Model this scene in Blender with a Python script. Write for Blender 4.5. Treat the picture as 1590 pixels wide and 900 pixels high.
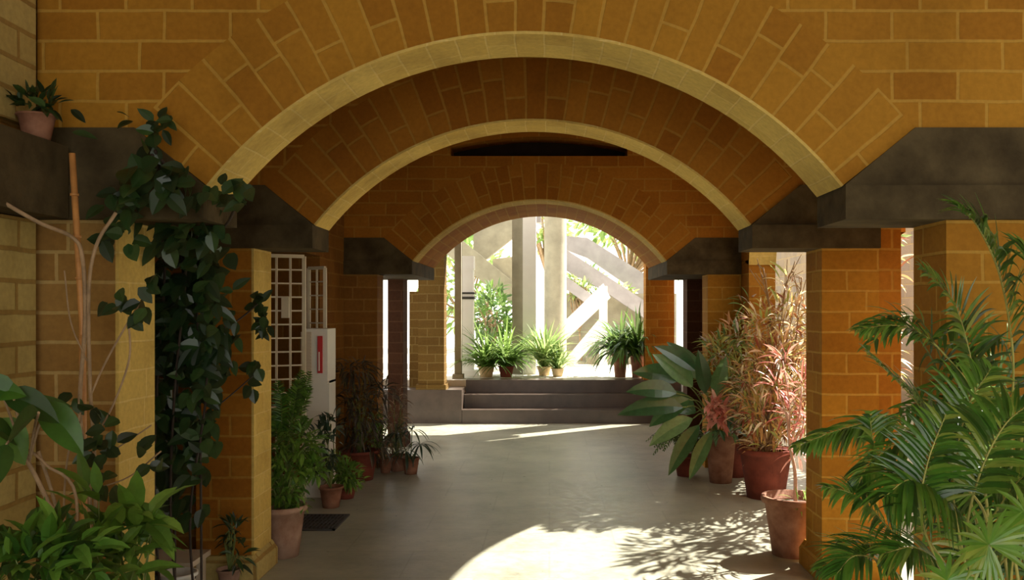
import bpy, math, random
from mathutils import Vector, Matrix, Quaternion
for o in list(bpy.data.objects): bpy.data.objects.remove(o)
C = bpy.context.scene.collection
PI = math.pi
# ------------------------------------------------------------------ camera, world, sun, exposure
F = 1400.0                      # focal length in pixels of the 1590 px wide frame
EYE = 1.6
cam_d = bpy.data.cameras.new('camera'); cam = bpy.data.objects.new('camera', cam_d); C.objects.link(cam)
cam.location = (0, 0, EYE); cam.rotation_euler = (PI/2, 0, 0)
cam_d.sensor_width = 36; cam_d.lens = F/1590*36
cam_d.shift_x = -58/1590; cam_d.shift_y = 32/1590
cam_d.clip_start = .05; cam_d.clip_end = 300
bpy.context.scene.camera = cam
W = bpy.data.worlds.new('world'); bpy.context.scene.world = W; W.use_nodes = True
bg = W.node_tree.nodes['Background']; bg.inputs[0].default_value = (1.0, .97, .90, 1); bg.inputs[1].default_value = 2.2
SUN_DIR = Vector((.85, .67, 1)).normalized()
sd = bpy.data.lights.new('sun', 'SUN'); sun = bpy.data.objects.new('sun', sd); C.objects.link(sun)
sd.energy = 17; sd.angle = math.radians(.6); sd.color = (1, .95, .84)
sun.rotation_euler = SUN_DIR.to_track_quat('Z', 'Y').to_euler()
vs = bpy.context.scene.view_settings
vs.view_transform = 'Standard'; vs.look = 'None'; vs.gamma = 1; vs.use_curve_mapping = False; vs.exposure = 0.3
bpy.context.scene.cycles.max_bounces = 10
bpy.context.scene.cycles.diffuse_bounces = 6
bpy.context.scene.cycles.sample_clamp_indirect = 6

def P(px, py, D): return Vector(((px-853)*D/F, D, EYE+(482-py)*D/F))
# ------------------------------------------------------------------ materials
def new_mat(name):
    m = bpy.data.materials.new(name); m.use_nodes = True
    nt = m.node_tree; return m, nt, nt.nodes['Principled BSDF']
def N(nt, t, **kw):
    n = nt.nodes.new(t)
    for k, v in kw.items(): setattr(n, k, v)
    return n
def mix(nt, a, b, fac, mode='MIX'):
    n = N(nt, 'ShaderNodeMix', data_type='RGBA', blend_type=mode)
    for s, v in ((0, fac), (6, a), (7, b)):
        if isinstance(v, (int, float, tuple)): n.inputs[s].default_value = v if not isinstance(v, tuple) else (*v, 1)
        else: nt.links.new(v, n.inputs[s])
    return n.outputs[2]
def ramp(nt, fac, stops, interp='LINEAR'):
    r = N(nt, 'ShaderNodeValToRGB'); r.color_ramp.interpolation = interp
    el = r.color_ramp.elements
    while len(el) < len(stops): el.new(.5)
    for e, (p, c) in zip(el, stops): e.position = p; e.color = (*c, 1) if len(c) == 3 else c
    nt.links.new(fac, r.inputs[0]); return r.outputs[0]
def noise(nt, vec, scale, detail=4, rough=.6):
    n = N(nt, 'ShaderNodeTexNoise'); n.inputs['Scale'].default_value = scale; n.inputs['Detail'].default_value = detail; n.inputs['Roughness'].default_value = rough
    if vec is not None: nt.links.new(vec, n.inputs[0])
    return n.outputs[0]
def brick_mat(name, c1, c2, mortar, row=.123, length=.27, ms=.009, rough=.85, stain=.5, warp=.012):
    m, nt, b = new_mat(name)
    tc = N(nt, 'ShaderNodeTexCoord'); uv = tc.outputs['UV']; ob = tc.outputs['Object']
    nz = N(nt, 'ShaderNodeTexNoise'); nz.inputs['Scale'].default_value = 5; nt.links.new(ob, nz.inputs[0])
    sub = N(nt, 'ShaderNodeVectorMath', operation='MULTIPLY_ADD'); sub.inputs[1].default_value = (warp,)*3
    nt.links.new(nz.outputs['Color'], sub.inputs[0]); nt.links.new(uv, sub.inputs[2])
    br = N(nt, 'ShaderNodeTexBrick'); nt.links.new(sub.outputs[0], br.inputs['Vector'])
    br.inputs['Scale'].default_value = 1; br.inputs['Mortar Size'].default_value = ms; br.inputs['Mortar Smooth'].default_value = .35
    br.inputs['Brick Width'].default_value = length; br.inputs['Row Height'].default_value = row; br.inputs['Bias'].default_value = 0
    br.inputs['Color1'].default_value = (*c1, 1); br.inputs['Color2'].default_value = (*c2, 1); br.inputs['Mortar'].default_value = (*mortar, 1)
    br.offset = .43; br.squash = 1.45; br.squash_frequency = 3
    n1 = noise(nt, ob, 2.2, 5); n2 = noise(nt, ob, 40, 3)
    s1 = ramp(nt, n1, [(.3, (.62, .60, .56)), (.5, (1, 1, 1)), (.72, (1.12, 1.14, 1.1))])
    s2 = ramp(nt, n2, [(.3, (.82,)*3), (.7, (1.1,)*3)])
    col = mix(nt, br.outputs['Color'], s1, stain, 'MULTIPLY'); col = mix(nt, col, s2, .7, 'MULTIPLY')
    nt.links.new(col, b.inputs['Base Color']); b.inputs['Roughness'].default_value = rough; b.inputs['Specular IOR Level'].default_value = .12
    bump = N(nt, 'ShaderNodeBump'); bump.inputs['Strength'].default_value = .5; bump.inputs['Distance'].default_value = .006
    h = N(nt, 'ShaderNodeMath', operation='MULTIPLY_ADD'); nt.links.new(n2, h.inputs[0]); h.inputs[1].default_value = .35
    inv = N(nt, 'ShaderNodeMath', operation='SUBTRACT'); inv.inputs[0].default_value = 1; nt.links.new(br.outputs['Fac'], inv.inputs[1])
    nt.links.new(inv.outputs[0], h.inputs[2]); nt.links.new(h.outputs[0], bump.inputs['Height']); nt.links.new(bump.outputs[0], b.inputs['Normal'])
    return m
def flat_mat(name, c, rough=.6, var=.25, scale=6, bump=.0, metal=0, spec=.5, c2=None):
    m, nt, b = new_mat(name)
    tc = N(nt, 'ShaderNodeTexCoord'); n1 = noise(nt, tc.outputs['Object'], scale, 5)
    lo = tuple(x*(1-var) for x in c); hi = c2 or tuple(min(1, x*(1+var)) for x in c)
    nt.links.new(ramp(nt, n1, [(.3, lo), (.7, hi)]), b.inputs['Base Color'])
    b.inputs['Roughness'].default_value = rough; b.inputs['Metallic'].default_value = metal
    b.inputs['Specular IOR Level'].default_value = spec
    if bump:
        bp = N(nt, 'ShaderNodeBump'); bp.inputs['Strength'].default_value = bump; bp.inputs['Distance'].default_value = .01
        nt.links.new(noise(nt, tc.outputs['Object'], scale*6, 4), bp.inputs['Height']); nt.links.new(bp.outputs[0], b.inputs['Normal'])
    return m
def leaf_mat(name, stops, rough=.38, trans=.3, interp='LINEAR', spec=.5):
    """colour picked per leaf from UV.x (one random number for each leaf)"""
    m, nt, b = new_mat(name)
    tc = N(nt, 'ShaderNodeTexCoord'); sp = N(nt, 'ShaderNodeSeparateXYZ'); nt.links.new(tc.outputs['UV'], sp.inputs[0])
    col = ramp(nt, sp.outputs[0], stops, interp)
    n1 = noise(nt, tc.outputs['Object'], 25, 2)
    col = mix(nt, col, ramp(nt, n1, [(.3, (.75,)*3), (.7, (1.15,)*3)]), .8, 'MULTIPLY')
    nt.links.new(col, b.inputs['Base Color']); b.inputs['Roughness'].default_value = rough; b.inputs['Specular IOR Level'].default_value = spec
    tr = N(nt, 'ShaderNodeBsdfTranslucent'); nt.links.new(mix(nt, col, (1.0, 1.0, .5), .15), tr.inputs[0])
    ms = N(nt, 'ShaderNodeMixShader'); ms.inputs[0].default_value = trans
    out = [n for n in nt.nodes if n.type == 'OUTPUT_MATERIAL'][0]
    nt.links.new(b.outputs[0], ms.inputs[1]); nt.links.new(tr.outputs[0], ms.inputs[2]); nt.links.new(ms.outputs[0], out.inputs[0])
    return m
M = {}
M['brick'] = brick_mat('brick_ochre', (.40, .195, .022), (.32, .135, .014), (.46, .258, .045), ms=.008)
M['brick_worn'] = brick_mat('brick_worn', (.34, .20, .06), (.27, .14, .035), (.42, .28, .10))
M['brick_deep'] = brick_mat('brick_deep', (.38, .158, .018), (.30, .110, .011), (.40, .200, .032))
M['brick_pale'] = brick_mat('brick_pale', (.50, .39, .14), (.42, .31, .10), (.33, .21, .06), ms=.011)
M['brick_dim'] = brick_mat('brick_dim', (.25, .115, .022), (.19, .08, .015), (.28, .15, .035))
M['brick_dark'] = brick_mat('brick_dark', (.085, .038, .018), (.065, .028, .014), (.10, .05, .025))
M['soffit'] = brick_mat('soffit_bounce_pale', (.64, .46, .13), (.57, .39, .10), (.68, .50, .17), ms=.005, stain=.8)  # paler brick; light bounced off the floor is put into its colour
M['springer'] = flat_mat('dark_stone', (.055, .038, .016), .85, .35, 5, .4, 0, .15, c2=(.105, .078, .036))
M['dark'] = flat_mat('dark_brown', (.030, .018, .010), .8, .3, 9)
M['ceiling'] = flat_mat('ceiling_plaster', (.30, .20, .09), .9, .15, 3)
M['step'] = flat_mat('step_stone', (.085, .06, .045), .33, .25, 5, .1)
M['brick_olive'] = brick_mat('brick_olive', (.155, .09, .022), (.13, .07, .017), (.20, .13, .04))
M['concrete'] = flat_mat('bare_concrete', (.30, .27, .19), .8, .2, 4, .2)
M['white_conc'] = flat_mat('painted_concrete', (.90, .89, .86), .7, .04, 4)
M['grey_conc'] = flat_mat('grey_concrete', (.36, .33, .33), .8, .15, 4)
M['white'] = flat_mat('white_enamel', (.74, .73, .66), .45, .05, 5)
M['grille'] = flat_mat('cream_iron', (.70, .64, .47), .5, .08, 8)
M['beige'] = flat_mat('beige_metal', (.58, .50, .38), .5, .06, 5)
M['red'] = flat_mat('red_enamel', (.50, .03, .03), .4, .1, 8)
M['iron'] = flat_mat('iron', (.06, .055, .05), .6, .2, 9, 0, .4)
M['terra'] = flat_mat('terracotta', (.26, .105, .055), .8, .3, 9, .2, 0, .2, c2=(.36, .18, .11))
M['terra_pale'] = flat_mat('terracotta_weathered', (.36, .19, .12), .85, .35, 7, .2, 0, .2, c2=(.46, .31, .23))
M['terra_red'] = flat_mat('terracotta_red', (.19, .05, .032), .8, .3, 9, .2, 0, .2)
M['terra_yellow'] = flat_mat('terracotta_sandy', (.66, .50, .28), .8, .2, 9, .1)
M['soil'] = flat_mat('soil', (.07, .045, .03), .95, .4, 40, .6)
M['bark'] = flat_mat('bark', (.33, .22, .12), .8, .35, 14, .4)
M['bark_pink'] = flat_mat('pale_bark', (.58, .40, .33), .8, .2, 14, .3)
M['stem'] = flat_mat('green_stem', (.16, .20, .05), .6, .3, 12)
M['stem_y'] = flat_mat('yellow_stem', (.42, .40, .10), .5, .3, 12)
M['bamboo'] = flat_mat('bamboo', (.52, .24, .07), .5, .25, 12)
M['blue'] = flat_mat('blue_grey_paint', (.22, .28, .28), .6, .15, 5)
M['garden'] = flat_mat('garden_paving', (.62, .58, .50), .8, .15, 3)
M['garden_wall'] = brick_mat('garden_wall', (.30, .22, .14), (.24, .19, .15), (.33, .24, .13), row=.2, length=.45, ms=.012)
M['dull'] = leaf_mat('leaf_dark', [(0, (.006, .020, .008)), (.6, (.016, .048, .014)), (1, (.035, .085, .02))], .35, .2)
M['mid'] = leaf_mat('leaf_mid', [(0, (.015, .06, .01)), (.5, (.05, .16, .015)), (1, (.15, .30, .035))], .4, .3)
M['bright'] = leaf_mat('leaf_bright', [(0, (.05, .14, .015)), (.6, (.12, .27, .03)), (1, (.24, .40, .06))], .4, .4)
M['palm'] = leaf_mat('leaf_palm', [(0, (.02, .08, .012)), (.4, (.06, .21, .02)), (.75, (.14, .34, .035)), (1, (.34, .42, .07))], .28, .4, spec=.9)
M['blue_leaf'] = leaf_mat('leaf_blue', [(0, (.01, .035, .02)), (.6, (.03, .07, .045)), (1, (.16, .19, .13))], .35, .2)
M['outer'] = leaf_mat('leaf_outer', [(0, (.08, .20, .03)), (.5, (.20, .34, .07)), (1, (.5, .58, .22))], .5, .45)
M['croton'] = leaf_mat('leaf_croton', [(0, (.34, .07, .04)), (.12, (.52, .20, .08)), (.26, (.62, .36, .12)), (.42, (.72, .56, .18)), (.56, (.42, .48, .12)), (.68, (.78, .50, .30)), (.82, (.88, .76, .52))], .35, .35, 'CONSTANT')
M['croton_green'] = leaf_mat('leaf_croton_green', [(0, (.10, .20, .04)), (.25, (.32, .40, .08)), (.45, (.62, .56, .16)), (.65, (.62, .30, .14)), (.8, (.74, .62, .58)), (.92, (.16, .28, .07))], .35, .35, 'CONSTANT')
M['rose'] = leaf_mat('leaf_rose', [(0, (.36, .05, .05)), (.4, (.56, .12, .12)), (1, (.78, .34, .28))], .4, .35)
M['anthur'] = leaf_mat('leaf_anthurium', [(0, (.012, .06, .022)), (.5, (.05, .16, .05)), (1, (.22, .36, .14))], .25, .25, spec=.8)
M['salmon'] = leaf_mat('leaf_salmon', [(0, (.62, .20, .16)), (.5, (.78, .34, .28)), (1, (.86, .55, .45))], .4, .3)
M['dry'] = leaf_mat('leaf_dry', [(0, (.10, .05, .03)), (.5, (.22, .13, .08)), (1, (.5, .38, .28))], .6, .2)
M['straw'] = leaf_mat('leaf_purple', [(0, (.018, .014, .010)), (.6, (.05, .035, .025)), (1, (.12, .09, .05))], .5, .15)

def floor_mat():
    m, nt, b = new_mat('floor_stone')
    tc = N(nt, 'ShaderNodeTexCoord'); ob = tc.outputs['Object']
    br = N(nt, 'ShaderNodeTexBrick'); nt.links.new(ob, br.inputs['Vector'])
    br.inputs['Scale'].default_value = 1; br.inputs['Mortar Size'].default_value = .006; br.inputs['Brick Width'].default_value = .9; br.inputs['Row Height'].default_value = .6
    br.inputs['Color1'].default_value = (.36, .347, .262, 1); br.inputs['Color2'].default_value = (.335, .322, .240, 1); br.inputs['Mortar'].default_value = (.30, .285, .21, 1)
    n1 = noise(nt, ob, 1.6, 8, .7); n2 = noise(nt, ob, 14, 5, .7)
    col = mix(nt, br.outputs['Color'], ramp(nt, n1, [(.3, (.62,)*3), (.5, (1,)*3), (.7, (1.3,)*3)]), .9, 'MULTIPLY')
    col = mix(nt, col, ramp(nt, n2, [(.3, (.75,)*3), (.7, (1.2,)*3)]), .7, 'MULTIPLY')
    nt.links.new(col, b.inputs['Base Color'])
    nt.links.new(ramp(nt, n2, [(.3, (.26,)*3), (.7, (.48,)*3)]), b.inputs['Roughness'])
    bp = N(nt, 'ShaderNodeBump'); bp.inputs['Strength'].default_value = .25; bp.inputs['Distance'].default_value = .01
    nt.links.new(n2, bp.inputs['Height']); nt.links.new(bp.outputs[0], b.inputs['Normal'])
    return m
M['floor'] = floor_mat()

# ------------------------------------------------------------------ mesh builder
class MB:
    def __init__(s): s.v = []; s.f = []; s.uv = []; s.mi = []
    def face(s, pts, uvs=None, mi=0):
        i = len(s.v); s.v += [tuple(p) for p in pts]; s.f.append(tuple(range(i, i+len(pts))))
        if uvs is None:
            a = Vector(pts[0]); n = Vector((0, 0, 0))
            for k in range(1, len(pts)-1): n += (Vector(pts[k])-a).cross(Vector(pts[k+1])-a)
            ax = max(range(3), key=lambda q: abs(n[q]))
            uvs = [((p[1], p[2]) if ax == 0 else (p[0], p[2]) if ax == 1 else (p[0], p[1])) for p in pts]
        s.uv.append(uvs); s.mi.append(mi)
    def box(s, a, b, mi=0, bev=0):
        x0, y0, z0 = a; x1, y1, z1 = b
        s.prism([(x0, z0), (x1, z0), (x1, z1), (x0, z1)], y0, y1, mi)
    def prism(s, poly, y0, y1, mi=0):
        """polygon in x,z (counterclockwise seen from -y) extruded y0..y1"""
        s.face([(x, y0, z) for x, z in poly], mi=mi); s.face([(x, y1, z) for x, z in reversed(poly)], mi=mi)
        n = len(poly)
        for k in range(n):
            (xa, za), (xb, zb) = poly[k], poly[(k+1) % n]
            s.face([(xb, y0, zb), (xa, y0, za), (xa, y1, za), (xb, y1, zb)], mi=mi)
    def beam(s, p, q, w, h, up=Vector((0, 0, 1)), mi=0):
        p = Vector(p); q = Vector(q); d = (q-p).normalized(); sx = d.cross(up).normalized(); uz = sx.cross(d).normalized()
        c = [(-w/2, -h/2), (w/2, -h/2), (w/2, h/2), (-w/2, h/2)]
        A = [p+sx*a+uz*b for a, b in c]; B = [q+sx*a+uz*b for a, b in c]
        s.face(A[::-1], mi=mi); s.face(B, mi=mi)
        for k in range(4): s.face([A[k], A[(k+1) % 4], B[(k+1) % 4], B[k]], mi=mi)
    def tube(s, pts, radii, n=6, mi=0, cap=True):
        pts = [Vector(p) for p in pts]
        if isinstance(radii, (int, float)): radii = [radii]*len(pts)
        rings = []; u = None
        for k, p in enumerate(pts):
            d = (pts[min(k+1, len(pts)-1)]-pts[max(k-1, 0)]).normalized()
            if u is None: u = d.orthogonal().normalized()
            else: u = (u-d*u.dot(d)).normalized()
            w = d.cross(u)
            rings.append([p+(u*math.cos(2*PI*j/n)+w*math.sin(2*PI*j/n))*radii[k] for j in range(n)])
        i0 = len(s.v)
        for r in rings: s.v += [tuple(q) for q in r]
        for k in range(len(pts)-1):
            for j in range(n):
                a = i0+k*n+j; b = i0+k*n+(j+1) % n
                s.f.append((a, b, b+n, a+n)); s.uv.append([(0, 0)]*4); s.mi.append(mi)
        if cap:
            s.f.append(tuple(i0+j for j in range(n))[::-1]); s.uv.append([(0, 0)]*n); s.mi.append(mi)
            s.f.append(tuple(i0+(len(pts)-1)*n+j for j in range(n))); s.uv.append([(0, 0)]*n); s.mi.append(mi)
    def lathe(s, prof, c=(0, 0, 0), n=32, mi=0):
        i0 = len(s.v)
        for r, z in prof: s.v += [(c[0]+r*math.cos(2*PI*j/n), c[1]+r*math.sin(2*PI*j/n), c[2]+z) for j in range(n)]
        for k in range(len(prof)-1):
            for j in range(n):
                a = i0+k*n+j; b = i0+k*n+(j+1) % n
                s.f.append((a, b, b+n, a+n)); s.uv.append([(0, 0)]*4); s.mi.append(mi)
        if prof[0][0] > 1e-4: s.f.append(tuple(i0+j for j in range(n))[::-1]); s.uv.append([(0, 0)]*n); s.mi.append(mi)
        if prof[-1][0] > 1e-4: s.f.append(tuple(i0+(len(prof)-1)*n+j for j in range(n))); s.uv.append([(0, 0)]*n); s.mi.append(mi)
    def leaf(s, base, d, L, w, droop=.5, up=Vector((0, 0, 1)), n=5, fold=.25, peak=.4, r=None, sharp=1.0, twist=0):
        """a folded, arching leaf blade with its own tip and midrib"""
        d = Vector(d).normalized(); p = Vector(base); r = random.random() if r is None else r
        side = d.cross(up)
        if side.length < .05: side = d.orthogonal()
        side.normalize(); side = Quaternion(d, twist) @ side
        i0 = len(s.v); step = L/n
        for k in range(n+1):
            t = k/n
            wd = w*(math.sin(PI*min(1, t**(math.log(.5)/math.log(peak))))**(.8*sharp)+.04*(1-t)) if 0 < t < 1 else (w*.10 if t == 0 else 0.001)
            nrm = side.cross(d).normalized()
            s.v += [tuple(p-side*wd/2+nrm*fold*wd/2), tuple(p), tuple(p+side*wd/2+nrm*fold*wd/2)]
            d = (d+Vector((0, 0, -1))*droop/n).normalized(); p = p+d*step
        for k in range(n):
            for j in range(2):
                a = i0+k*3+j; s.f.append((a, a+1, a+4, a+3)); s.uv.append([(r, k/n)]*4); s.mi.append(0)
        return r
    def build(s, name, mat, parent=None, smooth=False):
        me = bpy.data.meshes.new(name); me.from_pydata(s.v, [], s.f)
        uvl = me.uv_layers.new(name='UVMap'); flat = []
        for u in s.uv:
            for q in u: flat += [q[0], q[1]]
        uvl.data.foreach_set('uv', flat)
        for m in (mat if isinstance(mat, (list, tuple)) else [mat]): me.materials.append(M[m] if isinstance(m, str) else m)
        me.polygons.foreach_set('material_index', s.mi)
        if smooth: me.polygons.foreach_set('use_smooth', [True]*len(s.f))
        me.validate(); me.update()
        o = bpy.data.objects.new(name, me); C.objects.link(o)
        if parent is not None:
            o.parent = parent; me.transform(Matrix.Translation(-parent.location))
        return o
# (parts are modelled in world metres; build() moves them into their parent's frame)
def thing(name, label, cat, loc=(0, 0, 0), group=None, kind=None):
    o = bpy.data.objects.new(name, None); C.objects.link(o); o.location = loc; o.empty_display_size = .1
    o['label'] = label; o['category'] = cat
    if group: o['group'] = group
    if kind: o['kind'] = kind
    return o
def tag(o, label, cat, group=None, kind=None):
    o['label'] = label; o['category'] = cat
    if group: o['group'] = group
    if kind: o['kind'] = kind
    return o
def struct(o): o['kind'] = 'structure'; return o
def bevel(o, w=.01):
    b = o.modifiers.new('bevel', 'BEVEL'); b.width = w; b.segments = 2; b.limit_method = 'ANGLE'; return o
def boxobj(name, a, b, mat, parent=None, bev=0):
    m = MB(); m.box(a, b); o = m.build(name, mat, parent)
    if bev: bevel(o, bev)
    return o

# ------------------------------------------------------------------ dimensions of the passage
XC = -.10; HS = 1.30; ZS = 2.112; RISE = .628; RING = .37; T = .33
D1, D2, D3, D4 = 3.68, 5.36, 9.22, 10.93
ZT = 3.62; XIR, XIL = 1.62, -1.76; XOR, XOL = 1.96, -2.10
SIDE = 2.22

# ------------------------------------------------------------------ setting
b = MB(); b.box((-3.6, -6, -.2), (7, 16, 0)); struct(b.build('floor', 'floor'))
b = MB(); b.box((-2.9, D1+T, ZT), (SIDE+.1, 13.75, ZT+.2)); struct(b.build('ceiling', 'ceiling'))  # far end lengthened to keep sun streaks off the floor
b = MB(); b.box((-2.42, -2.6, ZT+.02), (4.4, D1, ZT+.22)); struct(b.build('ceiling_near_added', 'ceiling'))  # unseen roof over the camera bay, added to dim the front brick
b = MB()
b.box((-2.42, -1, 0), (XOL, D1+T, ZT))
b.box((-3.05, D1+T, 0), (-2.9, 9.1, ZT)); b.box((-2.9, D1, 0), (-2.42, D1+T, ZT))
b.box((-2.9, 5.45, 0), (XOL, 5.69, ZT)); b.box((-2.9, 8.25, 0), (XOL, 9.55, ZT))
b.box((XOL-.26, D1+T, 2.34), (XOL, D2, ZT)); b.box((XOL-.26, 5.69, 2.1), (XOL, 8.25, ZT))
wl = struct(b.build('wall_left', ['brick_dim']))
b = MB(); b.box((XOR, D1+T, 2.1), (SIDE, D2, ZT)); b.box((XOR, D4, 2.34), (SIDE, 13.2, ZT)); b.box((XOR, D2, 0), (2.09, 5.69, ZT)); b.box((XOR, D4+.01, 0), (SIDE, 13.2, 2.34)); b.box((XOR+.005, 9.56, 0), (SIDE, D4, ZT))  # boxes from the vault onward are unseen, added to block sun streaks
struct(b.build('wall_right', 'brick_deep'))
b = MB(); b.box((3.4, -2.6, 0), (3.6, 2.4, ZT+.02)); b.box((1.97, D1, 2.36), (4.4, D1+.3, ZT+.2)); b.box((2.5, D1, 0), (4.4, D1+.3, 2.36)); struct(b.build('wall_near_right_added', 'brick_deep'))  # unseen near walls added to keep daylight off the front arch

def arch(label, loc, rz, hs, zs, rise, ring, t, xl, xr, ztop, mat, soff='soffit', zside=2.34, hole=None, nseg=40, wallname='spandrel_wall', group=None, vault=False):
    root = thing('brick_arch' if not vault else 'brick_vault', label, 'arch' if not vault else 'vault', (0, 0, 0), group)
    R = (hs*hs+rise*rise)/(2*rise); zc = zs+rise-R; p0 = math.asin(hs/R)
    pt = lambda r, ph: (r*math.sin(ph), zc+r*math.cos(ph))
    angs = [-p0+2*p0*k/nseg for k in range(nseg+1)]
    g = MB()
    for a0, a1 in zip(angs, angs[1:]):
        i0, i1, o0, o1 = pt(R, a0), pt(R, a1), pt(R+ring, a0), pt(R+ring, a1)
        v0, v1 = a0*(R+ring*.4)+10, a1*(R+ring*.4)+10; c = lambda q, y: (q[0], y, q[1])
        g.face([c(i0, 0), c(i1, 0), c(o1, 0), c(o0, 0)], [(.02, v0), (.02, v1), (.02+ring, v1), (.02+ring, v0)])
        g.face([c(i1, t), c(i0, t), c(o0, t), c(o1, t)], [(.02, v1), (.02, v0), (.02+ring, v0), (.02+ring, v1)])
        g.face([c(i1, 0), c(i0, 0), c(i0, t), c(i1, t)], [(0, v1), (0, v0), (t, v0), (t, v1)])
        g.face([c(o0, 0), c(o1, 0), c(o1, t), c(o0, t)], [(0, v0), (0, v1), (t, v1), (t, v0)])
    g.build('voussoir_ring', mat, root)
    if soff:
        s = MB(); e = .012
        for a0, a1 in zip(angs, angs[1:]):
            i0, i1, o0, o1 = pt(R-e, a0), pt(R-e, a1), pt(R, a0), pt(R, a1); v0, v1 = a0*R+10, a1*R+10
            c = lambda q, y: (q[0], y, q[1]); ya, yb = -.003, t+.003
            s.face([c(i1, ya), c(i0, ya), c(i0, yb), c(i1, yb)], [(0, v1), (0, v0), (t, v0), (t, v1)])
            s.face([c(i0, ya), c(i1, ya), c(o1, ya), c(o0, ya)]); s.face([c(i1, yb), c(i0, yb), c(o0, yb), c(o1, yb)])
            s.face([c(o0, ya), c(o1, ya), c(o1, yb), c(o0, yb)])
        s.build('soffit', soff, root)
    w = MB(); xo, zo = pt(R+ring, p0)
    cols = [pt(R+ring, a) for a in angs]
    def col(p, q):
        (xa, za), (xb, zb) = p, q
        if xb-xa < 1e-5: return
        segs = [(None, ztop)]
        if hole and xa >= hole[0]-1e-4 and xb <= hole[1]+1e-4:
            hz = lambda x: hole[2]+.04+(hole[3]-hole[2]-.04)*math.cos((x-(hole[0]+hole[1])/2)/(hole[1]-hole[0])*2*1.25)
            w.prism([(xa, za), (xb, zb), (xb, hole[2]), (xa, hole[2])], 0, t)
            w.prism([(xa, hz(xa)), (xb, hz(xb)), (xb, ztop), (xa, ztop)], 0, t)
        else: w.prism([(xa, za), (xb, zb), (xb, ztop), (xa, ztop)], 0, t)
    pts = list(cols)
    if hole:
        ins = []
        for hx in (hole[0], hole[1]):
            ph = math.asin(hx/(R+ring)); ins.append(pt(R+ring, ph))
        pts = sorted(pts+ins)
    for p, q in zip(pts, pts[1:]): col(p, q)
    if xl < -xo: w.box((xl, 0, zside), (-xo, t, ztop))
    if xr > xo: w.box((xo, 0, zside), (xr, t, ztop))
    w.build(wallname, mat, root)
    root.location = loc; root.rotation_euler = (0, 0, rz)
    return root
arch('nearest wide ochre brick arch across the passage, top cut by the frame', (XC, D1, 0), 0, HS, ZS, RISE, RING, T, -1.99, 2.05, ZT, 'brick', group='brick arches across the passage')
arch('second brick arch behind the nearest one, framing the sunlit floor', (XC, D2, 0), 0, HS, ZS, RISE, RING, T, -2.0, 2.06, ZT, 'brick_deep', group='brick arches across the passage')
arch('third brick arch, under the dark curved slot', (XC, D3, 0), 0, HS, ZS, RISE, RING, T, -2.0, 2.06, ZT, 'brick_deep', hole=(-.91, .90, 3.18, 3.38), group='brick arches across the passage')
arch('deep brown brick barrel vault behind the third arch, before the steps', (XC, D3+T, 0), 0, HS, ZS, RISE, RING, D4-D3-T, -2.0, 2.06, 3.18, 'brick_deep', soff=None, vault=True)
# dark sheet standing for the unlit void behind the slot over the arch
b = MB(); b.box((-1.3, D3+T+.12, 3.0+.181), (1.1, D3+T+.2, ZT))
tag(b.build('slot_void_sheet', 'dark'), 'dark sheet added as the unlit void behind the curved slot over the third arch', 'panel')

# side arch on the right (the sun comes through it)
sa = arch('side arch on the right between second and third pillars, behind the red-leaved plants', (SIDE, 7.355, 0), PI/2, 1.50, 2.05, 1.27, .24, SIDE-XOR, -1.665, 1.865, ZT, 'brick_deep', zside=2.1)
for y0, y1 in ((-1.665, -1.50), (1.50, 1.865)):
    m = MB(); m.box((y0, 0, 0), (y1, SIDE-XOR, 2.1)); o = m.build('jamb', 'brick_deep'); o.parent = sa

def pillar(label, D, side, depth=T, front=True, springer=True, mat='brick', group='brick pillars of the passage', pale=False):
    """side +1 right, -1 left"""
    xi, xo = (XIR, XOR) if side > 0 else (XIL, XOL)
    if not springer: xi, xo = (1.62, 1.84) if side > 0 else (-1.72, -1.90)
    root = thing('brick_pillar', label, 'pillar', ((xi+xo)/2, D+T/2, 0), group)
    a, c = min(xi, xo), max(xi, xo)
    ztop = 1.97
    s = MB(); s.box((a, D, 0), (c, D+T, ztop)); s.build('shaft', mat, root)
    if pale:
        f = MB(); xf = xi+.004; f.box((xi-.01, D-.002, .15), (xf, D+T+.002, ztop)); f.build('reveal_bounce_lit', 'soffit', root)  # thin pale skin on the inner face, bounce light painted in
    e = .035
    p = MB(); p.prism([(a-e, 0), (c+e, 0), (c+e, .10), (c, .15), (a, .15), (a-e, .10)], D-e, D+T+e); p.build('plinth', 'brick_pale' if pale else mat, root)
    if springer:
        zi = ZS; xs = XC+side*HS; sk = XC+side*1.59
        lo = MB(); x0, x1 = min(xs, xo), max(xs, xo)
        lo.box((x0, D-.03, 1.97), (x1+(.0), D+depth+.03, ZS-.004)); bevel(lo.build('springer_slab', 'springer', root), .012)
        up = MB()
        poly = [(xs, ZS-.004), (xo, ZS-.004), (xo, 2.345), (sk, 2.345)]
        if side < 0: poly = poly[::-1]
        up.prism(poly, D-.012, D+depth+.012); bevel(up.build('skewback_block', 'springer', root), .012)
    return root
pillar('nearest right brick pillar, seen behind the green palm fronds', D1, 1)
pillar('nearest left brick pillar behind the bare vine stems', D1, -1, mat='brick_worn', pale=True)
pillar('ochre brick pillar on the right between the palms and the red-leaved plants', D2, 1)
pillar('second left brick pillar with side coloured pale for bounce light, beside the white grille', D2, -1, mat='brick_deep', pale=True)
pillar('third right brick pillar behind the broad-leaved potted plant', D3, 1, depth=D4-D3)
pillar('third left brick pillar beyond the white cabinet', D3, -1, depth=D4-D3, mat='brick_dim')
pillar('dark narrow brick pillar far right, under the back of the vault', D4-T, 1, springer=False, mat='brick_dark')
pillar('dark narrow brick pillar far left, under the back of the vault', D4-T, -1, springer=False, mat='brick_dark')

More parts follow.
